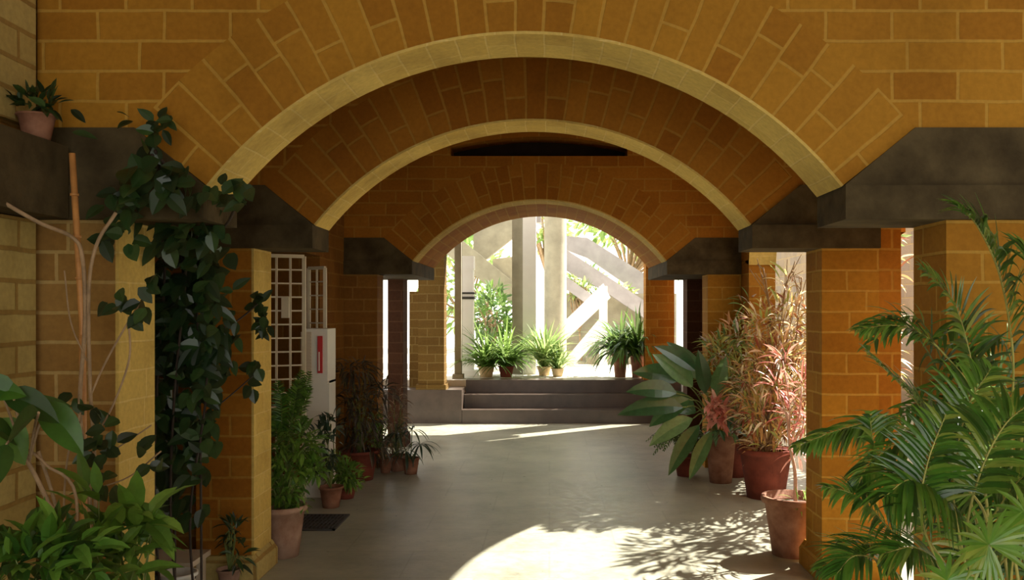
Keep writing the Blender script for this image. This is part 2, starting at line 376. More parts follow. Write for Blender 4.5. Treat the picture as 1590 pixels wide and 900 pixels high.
# dark beam running along the left wall towards the camera
b = MB(); b.box((XOL-.1, 1.6, 1.97), (XOL+.16, D1-.045, 2.26)); bevel(tag(b.build('stone_beam', 'springer'), 'dark stone beam along the near left wall, carrying the small pot', 'beam'), .015)
# paler brick skin on the near left wall, side light put in its colour
b = MB(); b.box((XOL, 1.0, 0), (XOL+.03, D1-.045, 1.965)); b.box((XOL, 1.0, 2.335), (XOL+.03, D1-.045, ZT)); struct(b.build('trim_1', 'brick_pale'))

# ------------------------------------------------------------------ far end: steps, jambs, landing
st = thing('stone_steps', 'three dark stone steps across the far end of the passage', 'steps', (0, 13, 0))
for k, (y, z) in enumerate(((12.8, .19), (13.1, .38), (13.4, .57))):
    m = MB(); m.box((-1.24, y, 0), (1.955, y+.34 if k < 2 else 13.75, z)); bevel(m.build('step', 'step', st), .012)
m = MB(); m.box((-2.6, 12.8, 0), (-1.245, 13.4, .475)); bevel(tag(m.build('stone_block', 'step'), 'low dark stone block left of the far steps', 'block'), .012)
m = MB(); m.box((-4.5, 13.75, .30), (4.5, 40, .57)); struct(m.build('floor_landing', 'garden'))
m = MB(); m.box((-4.5, 13.4, 0), (-1.24, 13.75, .57)); m.box((1.96, 13.205, 0), (4.5, 13.75, .57)); struct(m.build('floor_ledge', 'garden'))
m = MB(); m.box((-14, 16, -.25), (16, 60, .3)); m.box((7, -8, -.25), (20, 60, -.02)); m.box((-14, 9.6, -.25), (-3.6, 16, -.02)); struct(m.build('ground', 'garden'))
def jamb(label, x0, x1, y, z0, mat='brick', d=.33):
    r = thing('brick_jamb', label, 'pillar', ((x0+x1)/2, y, z0))
    s = MB(); s.box((x0, y, z0+.06), (x1, y+d, ZT)); s.build('shaft', mat, r)
    p = MB(); p.box((x0-.03, y-.03, z0), (x1+.03, y+d+.03, z0+.07)); bevel(p.build('plinth', mat, r), .01)
jamb('brick jamb at the left of the far steps, standing on the stone block', -1.87, -1.50, 12.85, .475, 'brick_olive')
jamb('brick jamb at the right of the far steps, beside the tall potted plant', 1.44, 1.865, 13.45, .57, 'brick_deep')
jamb('narrow grey-brown jamb behind the white post at the far left', -1.43, -1.33, 13.6, .57, 'concrete', .15)
m = MB(); m.box((-2.05, 13.2, .475), (-1.86, 13.38, 1.88)); bevel(tag(m.build('low_brick_pier', 'brick_olive'), 'low brown brick pier tucked behind the left jamb on the stone block', 'pillar'), .008)
m = MB(); m.box((-2.9, 13.5, 3.15), (2.3, 13.7, ZT)); bevel(tag(m.build('lintel_beam', 'springer'), 'dark lintel over the far jambs at the end of the roof', 'beam'), .01)

# white post with collar at the far left
r = thing('white_post', 'white square post with a dark collar at the left of the far opening', 'post', (-1.31, 14.3, .57))
m = MB(); m.box((-1.43, 14.2, .57), (-1.20, 14.42, 2.25)); bevel(m.build('post_shaft', 'white_conc', r), .01)
m = MB(); m.box((-1.44, 14.19, 2.25), (-1.19, 14.43, 2.46)); bevel(m.build('post_cap', 'white_conc', r), .02)
m = MB(); m.box((-1.445, 14.185, 1.78), (-1.185, 14.435, 1.82)); m.box((-1.445, 14.185, 1.86), (-1.185, 14.435, 1.89)); m.build('collar', 'iron', r)
m = MB(); m.box((-1.47, 14.16, .57), (-1.12, 14.46, .66)); bevel(m.build('foot', 'white_conc', r), .01)
# square pillar; shade and sun on its two faces painted grey and white
r = thing('concrete_pillar', 'square outdoor pillar, its shaded left face painted grey, its sunlit right face white', 'pillar', (-.41, 14.7, .57))
m = MB(); m.box((-.605, 14.62, .57), (-.432, 14.9, 6)); m.build('shaded_face_shaft', 'concrete', r)
m = MB(); m.box((-.43, 14.55, .57), (-.215, 14.85, 6)); m.build('sunlit_face_shaft', 'white_conc', r)
m = MB(); m.lathe([(.225, 0), (.225, .1), (.20, .12), (.20, 5.4), (.22, 5.5)], (.108, 16.2, .3), 40)
tag(m.build('round_column', 'concrete', smooth=True), 'round concrete column standing outside behind the far steps', 'column')

# outdoor stairs
def strip(m, quad, D, t):      # a wall drawn by its outline and given thickness t
    pts = [P(x, y, D) for x, y in quad]; m.prism([(p.x, p.z) for p in pts][::-1], D, D+t)
r = thing('garden_staircase', 'white concrete staircase zigzagging outside on the right behind the round column', 'staircase', (1, 17, .3))
m = MB(); strip(m, [(868, 507), (937, 440), (948, 462), (866, 540)], 17.0, .18); m.build('handrail_wall', 'white_conc', r)
m = MB(); strip(m, [(866, 572), (937, 488), (946, 510), (868, 590)], 17.0, .18); m.build('stringer', 'white_conc', r)
m = MB(); m.box((P(931, 0, 17).x, 16.95, .3), (P(943, 0, 17).x, 17.2, P(0, 444, 17).z)); m.build('newel', 'white_conc', r)
m = MB(); strip(m, [(880, 388), (934, 423), (1040, 492), (1040, 520), (934, 449), (880, 420)], 18.2, .16); m.build('parapet', 'grey_conc', r)
m = MB(); strip(m, [(880, 366), (912, 369), (1040, 450), (1040, 488), (912, 400), (880, 388)], 19.4, .16); m.build('parapet', 'grey_conc', r)
m = MB(); strip(m, [(870, 422), (920, 458), (912, 472), (870, 442)], 17.6, .14); m.build('stringer', 'grey_conc', r)
m = MB()
x0 = P(886, 0, 17.6).x; poly = [(x0, .3)]; q = []
for k in range(7): q += [(x0+k*.15, .40+.10*k), (x0+k*.15, .50+.10*k)]
q.append((x0+1.4, 1.10)); m.prism([(x0, .3), (x0+1.4, .3)]+q[::-1], 17.35, 18.1)
m.build('flight', 'concrete', r)
r = thing('concrete_flight', 'sloping concrete stair flight seen from below beside the square pillar', 'staircase', (-1, 17.5, .3))
m = MB(); strip(m, [(690, 350), (800, 440), (800, 476), (690, 392)], 17.0, 1.6); m.build('slab', 'concrete', r)
m = MB(); strip(m, [(735, 300), (830, 300), (830, 342), (735, 418)], 18.7, .25); m.build('upper_slab', 'concrete', r)
m = MB(); strip(m, [(700, 250), (840, 250), (840, 345), (700, 345)], 19.2, .3); m.build('landing_slab', 'grey_conc', r)
m = MB(); m.box((P(803, 0, 17).x, 17.1, .3), (P(824, 0, 17).x, 17.4, P(0, 476, 17).z)); m.build('support', 'concrete', r)
m = MB(); strip(m, [(765, 402), (797, 398), (797, 470), (765, 440)], 18.0, .3); m.build('side_wall', 'concrete', r)
m = MB(); m.box((P(868, 0, 18.5).x, 18.45, .3), (2.6, 18.6, 1.95)); tag(m.build('retaining_wall', 'concrete'), 'low grey-brown retaining wall behind the white outdoor staircase', 'wall')
# garden walls outside
m = MB(); m.box((5.4, 3, 0), (5.7, 26, 3.4)); struct(m.build('wall_garden_right', 'garden_wall'))
m = MB(); m.box((-8, 12.4, 0), (-2.6, 12.6, 1.55)); struct(m.build('wall_garden_left', 'garden_wall'))

# ------------------------------------------------------------------ fittings on the left
def grille(label, a, c, z0, z1, nx, nz, lock=False):
    r = thing('iron_grille', label, 'grille', (a[0], a[1], z0), 'cream iron grilles on the left')
    a3 = lambda t, z: Vector((a[0]+(c[0]-a[0])*t, a[1]+(c[1]-a[1])*t, z))
    m = MB()
    for t in (0, 1): m.beam(a3(t, z0), a3(t, z1), .028, .028, Vector((1, 0, 0)))
    for z in (z0, z1): m.beam(a3(0, z), a3(1, z), .028, .028)
    m.build('frame', 'grille', r)
    m = MB()
    for k in range(1, nx): m.beam(a3(k/nx, z0), a3(k/nx, z1), .016, .016, Vector((1, 0, 0)))
    for k in range(1, nz): m.beam(a3(0, z0+(z1-z0)*k/nz), a3(1, z0+(z1-z0)*k/nz), .012, .012)
    m.build('bars', 'grille', r)
    if lock:
        p = a3(.55, 1.62); m = MB(); m.box((p.x-.02, p.y-.05, p.z-.08), (p.x+.04, p.y-.015, p.z+.09)); m.build('lock_plate', 'grille', r)
grille('nearer cream iron grille of square bars with a lock plate', (-2.34, 7.35), (-2.04, 7.50), .02, 2.05, 3, 18, True)
grille('farther narrow cream iron grille beside the white cabinet', (-2.16, 8.1), (-1.99, 8.0), .02, 1.98, 2, 16)
r = thing('fire_cabinet', 'tall white metal cabinet with a red strip, beside the grille', 'cabinet', (-2.0, 7.75, 0))
m = MB(); m.box((-2.085, 7.72, 0), (-1.885, 7.95, 1.0)); bevel(m.build('lower_panel', 'white', r), .006)
m = MB(); m.box((-2.10, 7.66, .98), (-1.885, 7.95, 1.445)); bevel(m.build('body', 'white', r), .006)
m = MB()
m.box((-2.11, 7.652, 1.0), (-2.02, 7.665, 1.42))
for k in range(14): m.box((-2.105, 7.645, 1.02+k*.028), (-2.025, 7.66, 1.032+k*.028))
tag_o = m.build('louvre', 'beige', r); tag_o['label'] = 'beige louvred panel'
m = MB(); m.box((-1.965, 7.64, 1.07), (-1.925, 7.665, 1.385)); bevel(m.build('red_strip', 'red', r), .008)
m = MB(); m.box((-1.955, 7.634, 1.09), (-1.945, 7.642, 1.25)); m.build('handle', 'white', r)

r = thing('drain_grate', 'dark square drain grate set in the floor left of the passage', 'grate', (-1.78, 6.8, 0))
m = MB()
x0, x1, y0, y1 = -1.98, -1.56, 6.55, 7.05
m.box((x0, y0, .0), (x1, y0+.025, .012)); m.box((x0, y1-.025, 0), (x1, y1, .012)); m.box((x0, y0, 0), (x0+.02, y1, .012)); m.box((x1-.02, y0, 0), (x1, y1, .012)); m.build('frame', 'iron', r)
m = MB(); m.box((x0+.02, y0+.02, .001), (x1-.02, y1-.02, .003)); m.build('pit_shade', 'dark', r)  # thin dark sheet on the floor, painting in the shade of a pit
m = MB()
for k in range(13): m.box((x0+.02+k*.03, y0+.02, .002), (x0+.032+k*.03, y1-.02, .011))
for k in range(4): m.box((x0+.02, y0+.1*(k+1), .002), (x1-.02, y0+.1*(k+1)+.012, .010))
m.build('bars', 'iron', r)

# blue-grey shutter, low bench and white bucket in the left recess
r = thing('louvre_shutter', 'narrow blue-grey louvred shutter standing in the left recess', 'shutter', (-2.30, 5.25, 0))
m = MB(); x0, x1 = -2.40, -2.20
m.box((x0, 5.22, 0), (x0+.03, 5.26, 1.42)); m.box((x1-.03, 5.22, 0), (x1, 5.26, 1.42)); m.box((x0, 5.22, 1.38), (x1, 5.26, 1.42)); m.box((x0, 5.22, 0), (x1, 5.26, .06)); m.build('frame', 'blue', r)
m = MB()
for k in range(30): m.beam((x0+.02, 5.24, .09+k*.044), (x1-.02, 5.24, .09+k*.044), .045, .007, Vector((0, .7, .7)))
m.build('slats', 'blue', r)
r = thing('low_bench', 'low pale wooden bench in the left recess behind the climbing plant', 'bench', (-2.2, 5.0, 0))
m = MB(); m.box((-2.55, 4.86, .21), (-1.93, 5.14, .24)); bevel(m.build('bench_top', 'beige', r), .006)
for x, y in ((-2.52, 4.88), (-1.99, 4.88), (-2.52, 5.08), (-1.99, 5.08)):
    m = MB(); m.box((x, y, 0), (x+.04, y+.04, .21)); m.build('leg', 'beige', r)
r = thing('white_bucket', 'small white bucket on the floor in front of the low bench', 'bucket', (-1.95, 4.6, 0))
m = MB(); m.lathe([(.06, 0), (.085, .24), (.095, .245), (.095, .26), (.08, .262), (.057, .02), (0, .02)], (-1.90, 4.62, 0), 28); m.build('body', 'white', r, True)
m = MB(); m.tube([Vector((-1.90+.09*math.cos(a), 4.62, .25+.06*math.sin(-a))) for a in [PI*k/10 for k in range(11)]], .003); m.build('handle', 'iron', r)
#VEG
# ------------------------------------------------------------------ plants
R = random.Random(7)
UP = Vector((0, 0, 1))
def rv(): return Vector((R.uniform(-1, 1), R.uniform(-1, 1), R.uniform(-1, 1)))
def curve(pts, n=14):
    """smooth line through control points (Catmull-Rom)"""
    pts = [Vector(p) for p in pts]; q = [pts[0]*2-pts[1]]+pts+[pts[-1]*2-pts[-2]]; out = []
    for i in range(1, len(q)-2):
        for k in range(n):
            t = k/n; a, b, c, d = q[i-1:i+3]
            out.append(.5*((2*b)+(c-a)*t+(2*a-5*b+4*c-d)*t*t+(3*b-a-3*c+d)*t**3))
    out.append(pts[-1]); return out
def pot(parent, c, r, h, mat='terra', soil=True, rim=.12):
    x, y, z = c; m = MB(); rb = r*.66
    m.lathe([(rb, 0), (rb+(r*.9-rb)*.5, h*.45), (r*.9, h*(1-rim)), (r, h*(1-rim)+.004), (r*1.03, h*(1-rim*.5)), (r, h), (r*.9, h), (r*.86, h*.86), (0.0, h*.86)], c, 36)
    m.build('pot', mat, parent, True)
    m = MB(); m.lathe([(r*.87, h*.84), (r*.5, h*.88), (.0001, h*.90)], c, 24); m.build('soil', 'soil', parent, True)
def cloud(m, c, rad, n, L, w, droop=.6, out=1.0, upb=.3, **kw):
    pts = []
    for _ in range(n):
        d = rv()
        while d.length > 1 or d.length < .1: d = rv()
        p = Vector((c[0]+d.x*rad[0], c[1]+d.y*rad[1], c[2]+d.z*rad[2]))
        k = R.uniform(.65, 1.2)
        m.leaf(p, d*out+rv()*.6+UP*upb, L*k, w*k, droop, r=R.random(), n=kw.get('seg', 4), fold=kw.get('fold', .3), peak=kw.get('peak', .4), sharp=kw.get('sharp', 1), twist=R.uniform(-.8, .8))
        pts.append(p)
    return pts
def twigs(m, base, pts, n, r0=.006, r1=.002, bend=.15):
    for p in R.sample(pts, min(n, len(pts))):
        b = Vector(base); q = b.lerp(p, .5)+Vector((R.uniform(-bend, bend)*.3, R.uniform(-bend, bend)*.3, R.uniform(0, bend)))
        m.tube(curve([b, q, p], 5), [r0+(r1-r0)*k/10 for k in range(11)], 5)
def lpx(m, a, b, D, w, droop=.4, dD=0, **kw):
    p = P(*a, D); q = P(*b, D+dD); d = q-p; L = d.length
    m.leaf(p, d.normalized()+UP*droop*.5, L*1.05, w, droop, r=R.random(), n=7, fold=kw.get('fold', .25), peak=kw.get('peak', .42), up=kw.get('up', Vector((.1, -.8, .5))))
def frond(lf, st, pts, n=30, L=.28, w=.02, r=.006, droop=.9, spread=1.0, start=.18, vee=.35, rnd=.12, side_up=Vector((0, -.35, 1))):
    """a palm frond: rachis with two rows of drooping leaflets"""
    c = curve(pts, 12); N_ = len(c)-1
    st.tube(c, [r*(1-.75*k/N_) for k in range(N_+1)], 6)
    for k in range(n):
        t = start+(1-start)*(k+.5)/n; f = t*N_; i = min(int(f), N_-1); p = c[i].lerp(c[i+1], f-i); d = (c[i+1]-c[i]).normalized()
        s = d.cross(side_up)
        if s.length < .1: s = d.orthogonal()
        s.normalize(); nn = s.cross(d)
        prof = math.sin(PI*min(1, (.18+.82*(t-start)/(1-start))**.75))**.6*.9+.12
        for sg in (-1, 1):
            dd = d*(.65+.5*t)+s*sg*spread+nn*vee+rv()*rnd
            lf.leaf(p, dd, L*prof*R.uniform(.85, 1.1), w*R.uniform(.8, 1.15), droop*R.uniform(.6, 1.2), r=R.random(), n=5, fold=.35, peak=.3, up=nn)

# --- right foreground palms
def palm(label, base, leafmat, fronds, group, potr=.2, pmat='terra', extra=None, stemmat='stem_y'):
    r = thing('potted_palm', label, 'plant', base, group)
    pot(r, base, potr, .36, pmat)
    lf, st = MB(), MB()
    root = Vector(base)+Vector((0, 0, .32))
    for fr in fronds:
        pts = [P(*q) for q in fr['p']]
        a = root+Vector((R.uniform(-.08, .08), R.uniform(-.08, .08), 0))
        kw = {k: v for k, v in fr.items() if k != 'p'}
        tot = [a, a.lerp(pts[0], .55)+Vector((0, 0, .08))]+pts
        ln = [0.0]
        for u, v in zip(tot, tot[1:]): ln.append(ln[-1]+(v-u).length)
        kw.setdefault('start', max(.15, ln[2]/ln[-1]*.95)); frond(lf, st, tot, **kw)
    st.build('stems', stemmat, r, True)
    o = lf.build('fronds', leafmat, r)
    return r
A = [
 dict(p=[(1572, 640, 3.05), (1572, 540, 3.0), (1553, 430, 2.95), (1520, 355, 2.9), (1488, 318, 2.85)], n=34, L=.20, droop=1.3, w=.02, spread=.55),
 dict(p=[(1500, 760, 2.95), (1465, 690, 2.9), (1420, 620, 2.85), (1345, 545, 2.8)], n=28, L=.17, w=.017, spread=.6),
 dict(p=[(1530, 800, 2.9), (1490, 745, 2.85), (1450, 697, 2.8), (1400, 686, 2.78), (1350, 720, 2.75), (1330, 760, 2.72)], n=30, L=.16, w=.015, droop=1.4),
 dict(p=[(1545, 870, 2.75), (1500, 810, 2.7), (1450, 760, 2.65), (1410, 745, 2.6), (1375, 770, 2.58)], n=34, L=.24, w=.018, droop=1.4),
 dict(p=[(1520, 740, 3.1), (1440, 680, 3.1), (1370, 655, 3.1), (1300, 668, 3.1), (1235, 695, 3.08)], n=34, L=.16, w=.018, droop=1.2),
 dict(p=[(1530, 640, 3.2), (1475, 560, 3.2), (1430, 518, 3.2), (1385, 505, 3.2), (1330, 512, 3.2)], n=26, L=.15, w=.016, droop=1.0),
 dict(p=[(1520, 660, 3.2), (1508, 560, 3.2), (1480, 470, 3.2), (1430, 415, 3.2)], n=26, L=.2, w=.018),
 dict(p=[(1590, 640, 2.9), (1600, 520, 2.85), (1610, 440, 2.8), (1590, 380, 2.75)], n=26, L=.2, w=.02),
]
palm('tall arching feather palm at the right edge, its pale frond reaching the dark stone springer', (1.55, 3.05, 0), 'palm', A, 'feather palms at the right')
B_ = [
 dict(p=[(1480, 900, 2.7), (1420, 858, 2.65), (1340, 845, 2.6), (1270, 885, 2.6)], n=30, L=.15, w=.015, droop=1.1),
 dict(p=[(1440, 900, 2.7), (1380, 820, 2.7), (1330, 770, 2.7), (1280, 755, 2.7)], n=24, L=.13, w=.014, droop=1.2),
 dict(p=[(1460, 880, 2.6), (1430, 800, 2.6), (1440, 720, 2.6), (1470, 640, 2.6)], n=26, L=.18, w=.016),
 dict(p=[(1510, 860, 2.6), (1550, 790, 2.55), (1590, 740, 2.5), (1640, 720, 2.5)], n=26, L=.2, w=.018, droop=1.3),
 dict(p=[(1500, 840, 2.6), (1520, 740, 2.6), (1560, 660, 2.6), (1610, 620, 2.6)], n=28, L=.2, w=.018, droop=1.2),
 dict(p=[(1420, 930, 2.6), (1380, 880, 2.55), (1330, 862, 2.5), (1300, 890, 2.5)], n=24, L=.15, w=.014),
 dict(p=[(1480, 930, 2.5), (1460, 880, 2.45), (1420, 850, 2.4), (1370, 860, 2.4)], n=24, L=.15, w=.014),
 dict(p=[(1470, 880, 2.8), (1400, 780, 2.8), (1360, 700, 2.8), (1350, 640, 2.8)], n=26, L=.14, w=.014),
 dict(p=[(1500, 880, 2.9), (1480, 760, 2.9), (1500, 640, 2.9), (1540, 570, 2.9)], n=30, L=.22, w=.017),
 dict(p=[(1540, 900, 2.5), (1580, 850, 2.4), (1630, 820, 2.4)], n=20, L=.2, w=.018, droop=1.3),
]
palm('lower bushy feather palm at the bottom right, in front of the arching one', (1.28, 2.62, 0), 'palm', B_, 'feather palms at the right', potr=.18)
# dense dark palm behind them against the pillar
Cc = []
for k in range(15):
    x0 = R.uniform(1480, 1600); tipx = x0+R.uniform(-150, 60); ty = R.uniform(470, 760)
    Cc.append(dict(p=[(x0, 900, 3.35), ((x0+tipx)/2+20, (880+ty)/2-60, 3.35), (tipx+20, ty, 3.35), (tipx-R.uniform(20, 60), ty+R.uniform(0, 60), 3.3)], n=24, L=.2, w=.018, droop=1.2))
palm('dense dark palm behind the other palms, against the nearest right pillar', (1.86, 3.3, 0), 'mid', Cc, 'feather palms at the right', potr=.17, stemmat='stem')
# fan palm
r = thing('fan_palm', 'small fan palm with round silvery-green leaves in the bottom right corner', 'plant', (1.25, 2.25, 0))
pot(r, (1.25, 2.25, 0), .15, .3, 'terra')
lf, st = MB(), MB()
for (cx, cy, D, rad, n, tilt) in ((1535, 845, 2.2, .115, 22, 0), (1595, 800, 2.3, .13, 22, .3), (1470, 900, 2.2, .10, 18, -.2)):
    c = P(cx, cy, D); st.tube(curve([(1.25, 2.25, .27), Vector((1.25, 2.25, .27)).lerp(c, .5)+Vector((0, .05, .1)), c], 8), .004)
    for k in range(n):
        a = -.35+2*PI*.9*k/n+tilt; d = Vector((math.cos(a), -.35, math.sin(a)))
        lf.leaf(c, d, rad*R.uniform(.9, 1.15), .014, .5, r=R.uniform(.6, 1), n=4, fold=.3, peak=.5, up=Vector((0, -1, .2)))
st.build('stems', 'stem', r, True); lf.build('fronds', 'palm', r)

# --- right row of pots beyond the ochre pillar
def potted(name, label, cat, c, pr, ph, pmat, group=None):
    r = thing(name, label, cat, c, group); pot(r, c, pr, ph, pmat); return r, Vector(c)+Vector((0, 0, ph*.88))
# big pot with a slender pale trunk
r, top = potted('potted_dracaena', 'slender pale-trunked plant with red leaves in the big terracotta pot beside the ochre pillar', 'plant', (1.60, 5.93, 0), .20, .385, 'terra')
st = MB(); tip = P(1222, 640, 5.95); tr = curve([top+Vector((.02, 0, 0)), P(1234, 730, 5.93), P(1226, 690, 5.95), tip], 8)
st.tube(tr, [.014-.007*k/(len(tr)-1) for k in range(len(tr))], 8)
for q in ((1245, 600), (1205, 600), (1250, 650), (1215, 560)): st.tube(curve([P(1226, 690, 5.95), P((1226+q[0])/2+5, (690+q[1])/2, 5.95), P(*q, 6.0)], 6), .005, 6)
st.build('trunk', 'bark_pink', r, True)
lf = MB()
for q, n in (((1245, 600), 26), ((1205, 600), 24), ((1250, 655), 26), ((1215, 560), 20), ((1240, 700), 24), ((1222, 640), 20)):
    cloud(lf, P(*q, 6.0), (.05, .08, .06), n, .14, .017, .7)
lf.build('foliage', 'rose', r)
lf = MB(); cloud(lf, top+Vector((.05, -.05, .02)), (.12, .12, .03), 30, .10, .012, .8); lf.build('undergrowth', 'bright', r)
# croton, big
def croton(label, c, pr, ph, pmat, blobs, mat, L, w, twn, bare=()):
    r, top = potted('potted_croton', label, 'plant', c, pr, ph, pmat, 'crotons in the right row of pots')
    lf, st = MB(), MB(); pts = []
    for (px, py, D, rx, rz, n) in blobs: pts += cloud(lf, P(px, py, D), (rx, rx, rz), n, L, w, .8, upb=.4)
    twigs(st, top, pts, twn, .008, .003, .2)
    for br in bare:
        q = [P(*p) for p in br]; st.tube(curve([top]+q, 6), .006, 5)
        for _ in range(7):
            e = q[-1]+Vector((R.uniform(-.12, .12), R.uniform(-.1, .1), R.uniform(-.12, .12))); st.tube(curve([q[-2].lerp(q[-1], R.random()), e], 3), .004, 4)
    st.build('branches', 'bark', r, True); lf.build('foliage', mat, r); return r
croton('tall sunlit red and orange croton in the wide pot by the side opening', (1.86, 7.75, 0), .24, .42, 'terra_red',
  [(1205, 560, 7.75, .25, .22, 260), (1225, 500, 7.9, .20, .22, 220), (1190, 640, 7.7, .28, .2, 260), (1235, 620, 7.7, .2, .3, 220), (1185, 500, 8.0, .16, .16, 110), (1215, 440, 8.0, .12, .1, 26), (1170, 600, 7.8, .2, .2, 160), (1205, 690, 7.65, .25, .1, 120)],
  'croton', .15, .022, 46, bare=([(1200, 600, 7.9), (1195, 480, 8.0), (1185, 415, 8.0)], [(1220, 580, 7.9), (1215, 470, 8.0), (1235, 405, 8.0)], [(1230, 560, 7.8), (1240, 480, 7.9), (1245, 430, 7.9)]))
croton('yellow-green croton with whitish tips behind the broad-leaved plant', (1.78, 8.75, 0), .2, .34, 'terra_red',
  [(1120, 545, 8.7, .18, .15, 160), (1150, 580, 8.6, .22, .2, 200), (1120, 600, 8.6, .2, .18, 160), (1165, 640, 8.4, .2, .2, 160), (1145, 520, 8.7, .15, .14, 110), (1160, 470, 8.9, .08, .1, 24)], 'croton_green', .14, .024, 36)
# broad-leaved plant
r, top = potted('potted_anthurium', 'broad dark-green leaved plant in a terracotta pot with pale rim, front of the right row', 'plant', (1.60, 8.42, 0), .155, .46, 'terra')
lf, st, pk = MB(), MB(), MB()
for a, b, w in (((1055, 590), (985, 575), .2), ((1075, 600), (1018, 548), .2), ((1060, 632), (962, 640), .19), ((1080, 640), (1012, 612), .22), ((1085, 660), (1040, 735), .15),
  ((1088, 590), (1040, 530), .18), ((1095, 610), (1085, 545), .15), ((1075, 650), (1010, 690), .17), ((1105, 670), (1072, 742), .13), ((1070, 620), (1010, 660), .18), ((1080, 575), (1020, 535), .16), ((1110, 615), (1125, 555), .14), ((1050, 610), (975, 605), .18)):
    D = R.uniform(8.0, 8.4); lpx(lf, a, b, D, w, .5, dD=-.1); st.tube(curve([top, P((1110+a[0])/2, (660+a[1])/2-12, 8.3), P(*a, D)], 6), .006, 5)
for _ in range(70):
    c = P(1113+R.uniform(-14, 14), 638+R.uniform(-14, 16), 7.92); pk.leaf(c, rv()+Vector((0, -.6, .3)), .16, .04, .7, r=R.random(), n=4)
cloud(lf, P(1125, 665, 8.2), (.14, .1, .07), 40, .14, .04)
st.build('stems', 'stem', r, True); lf.build('foliage', 'anthur', r); o = pk.build('pink_leaves', 'salmon', r); o['label'] = 'coral pink leaf cluster'
r, top = potted('potted_fern', 'low dark fern on the floor left of the broad-leaved plant', 'plant', (1.32, 8.75, 0), .12, .2, 'terra_red')
lf, st = MB(), MB()
for k in range(22):
    a = 2*PI*k/22; e = top+Vector((math.cos(a)*R.uniform(.25, .4), math.sin(a)*.25, R.uniform(-.05, .2))); frond(lf, st, [top, top.lerp(e, .5)+Vector((0, 0, .18)), e], n=14, L=.07, w=.014, r=.003)
st.build('stems', 'stem', r, True); lf.build('fronds', 'mid', r)
# shrub outside the side opening; nearer leaf masses added unseen to shade the floor
r = thing('garden_shrub', 'sunlit pinkish shrub outside the right side opening behind the crotons', 'shrub', (2.95, 8.6, 0))
lf, st = MB(), MB(); pts = []
for c, rad, n in (((2.95, 9.2, 1.2), (.5, .5, .7), 480), ((2.75, 8.7, .9), (.4, .5, .5), 330), ((2.56, 7.35, 1.35), (.24, .5, .4), 260), ((2.56, 7.4, 1.95), (.24, .55, .35), 280)): pts += cloud(lf, c, rad, n, .17, .035, .7)
twigs(st, (2.95, 8.6, 0), pts, 40, .02, .005, .5); st.build('branches', 'bark', r, True); lf.build('foliage', 'croton', r)
r = thing('garden_tree', 'leafy tree added unseen outside the right side opening to cast dappled shade', 'tree', (3.3, 9.9, 0))  # out-of-view tree added to shade the far edge of the sun patch
lf, st = MB(), MB(); pts = []
for c, rad, n in (((3.05, 8.95, 2.35), (.34, .38, .45), 400), ((2.98, 9.1, 2.95), (.36, .36, .42), 380), ((3.1, 9.3, 2.7), (.3, .3, .3), 150)): pts += cloud(lf, c, rad, n, .2, .07, .6)
twigs(st, (3.22, 9.6, 1.7), pts, 30, .015, .005, .3); st.tube([(3.3, 9.9, 0), (3.3, 9.8, .9), (3.22, 9.6, 1.75)], [.05, .04, .03], 10); st.build('trunk', 'bark', r, True); lf.build('foliage', 'outer', r)

# --- left side
# small pot on the stone beam
c = (-1.99, 3.50, 2.26); r = thing('potted_succulent', 'small terracotta pot with dark leaves on the stone beam at top left', 'plant', c); pot(r, c, .072, .10, 'terra')
lf = MB(); cloud(lf, (c[0]-.01, c[1], c[2]+.15), (.09, .06, .035), 60, .075, .022, .5)
for a, b in (((110, 170), (132, 190)), ((112, 205), (150, 215)), ((70, 165), (45, 150))): lpx(lf, a, b, 3.4, .03)
lf.build('foliage', 'dull', r)
# bare vine on a stake
r = thing('bare_vine', 'bare-stemmed vine tied to a bamboo stake in front of the nearest left pillar', 'vine', (-1.81, 3.45, 0))
bx = lambda x, y, D=3.45: P(x, y, D)
m = MB(); m.tube([Vector((bx(132, 900).x, 3.45, 0)), bx(128, 500), bx(112, 238)], [.014, .013, .012], 10)
for y in (300, 365, 430, 520): m.tube([bx(112+(y-238)*.06, y), bx(112+(y-238)*.06, y+4)], .0165, 10)
m.build('stake', 'bamboo', r, True)
m = MB(); z0 = Vector((-1.78, 3.42, 0))
for pts, rr in (([z0, bx(140, 800, 3.4), bx(124, 640, 3.4), bx(132, 500, 3.4), bx(128, 400, 3.4), bx(112, 368, 3.4), bx(60, 345, 3.3), bx(-10, 305, 3.2)], .008),
    ([z0+Vector((.03, 0, 0)), bx(148, 780, 3.4), bx(140, 600, 3.38), bx(138, 450, 3.4), bx(150, 380, 3.4), bx(180, 330, 3.4)], .007),
    ([bx(138, 620, 3.38), bx(165, 560, 3.4), bx(205, 490, 3.4), bx(232, 450, 3.4)], .004), ([bx(136, 690, 3.38), bx(170, 640, 3.4), bx(200, 560, 3.4), bx(200, 500, 3.4)], .004),
    ([bx(60, 700, 3.1), bx(85, 780, 3.1), bx(110, 900, 3.1), Vector((-1.72, 3.2, 0))], .006), ([bx(135, 560, 3.38), bx(110, 500, 3.38), bx(100, 420, 3.4)], .003),
    ([bx(142, 720, 3.38), bx(190, 690, 3.4), bx(235, 660, 3.4)], .003), ([bx(142, 760, 3.38), bx(200, 740, 3.4), bx(250, 700, 3.4)], .003), ([bx(125, 640, 3.38), bx(100, 760, 3.38), z0+Vector((-.06, 0, 0))], .004)):
    m.tube(curve(pts, 7), rr, 6)
m.build('stems', 'bark', r, True)
lf = MB()
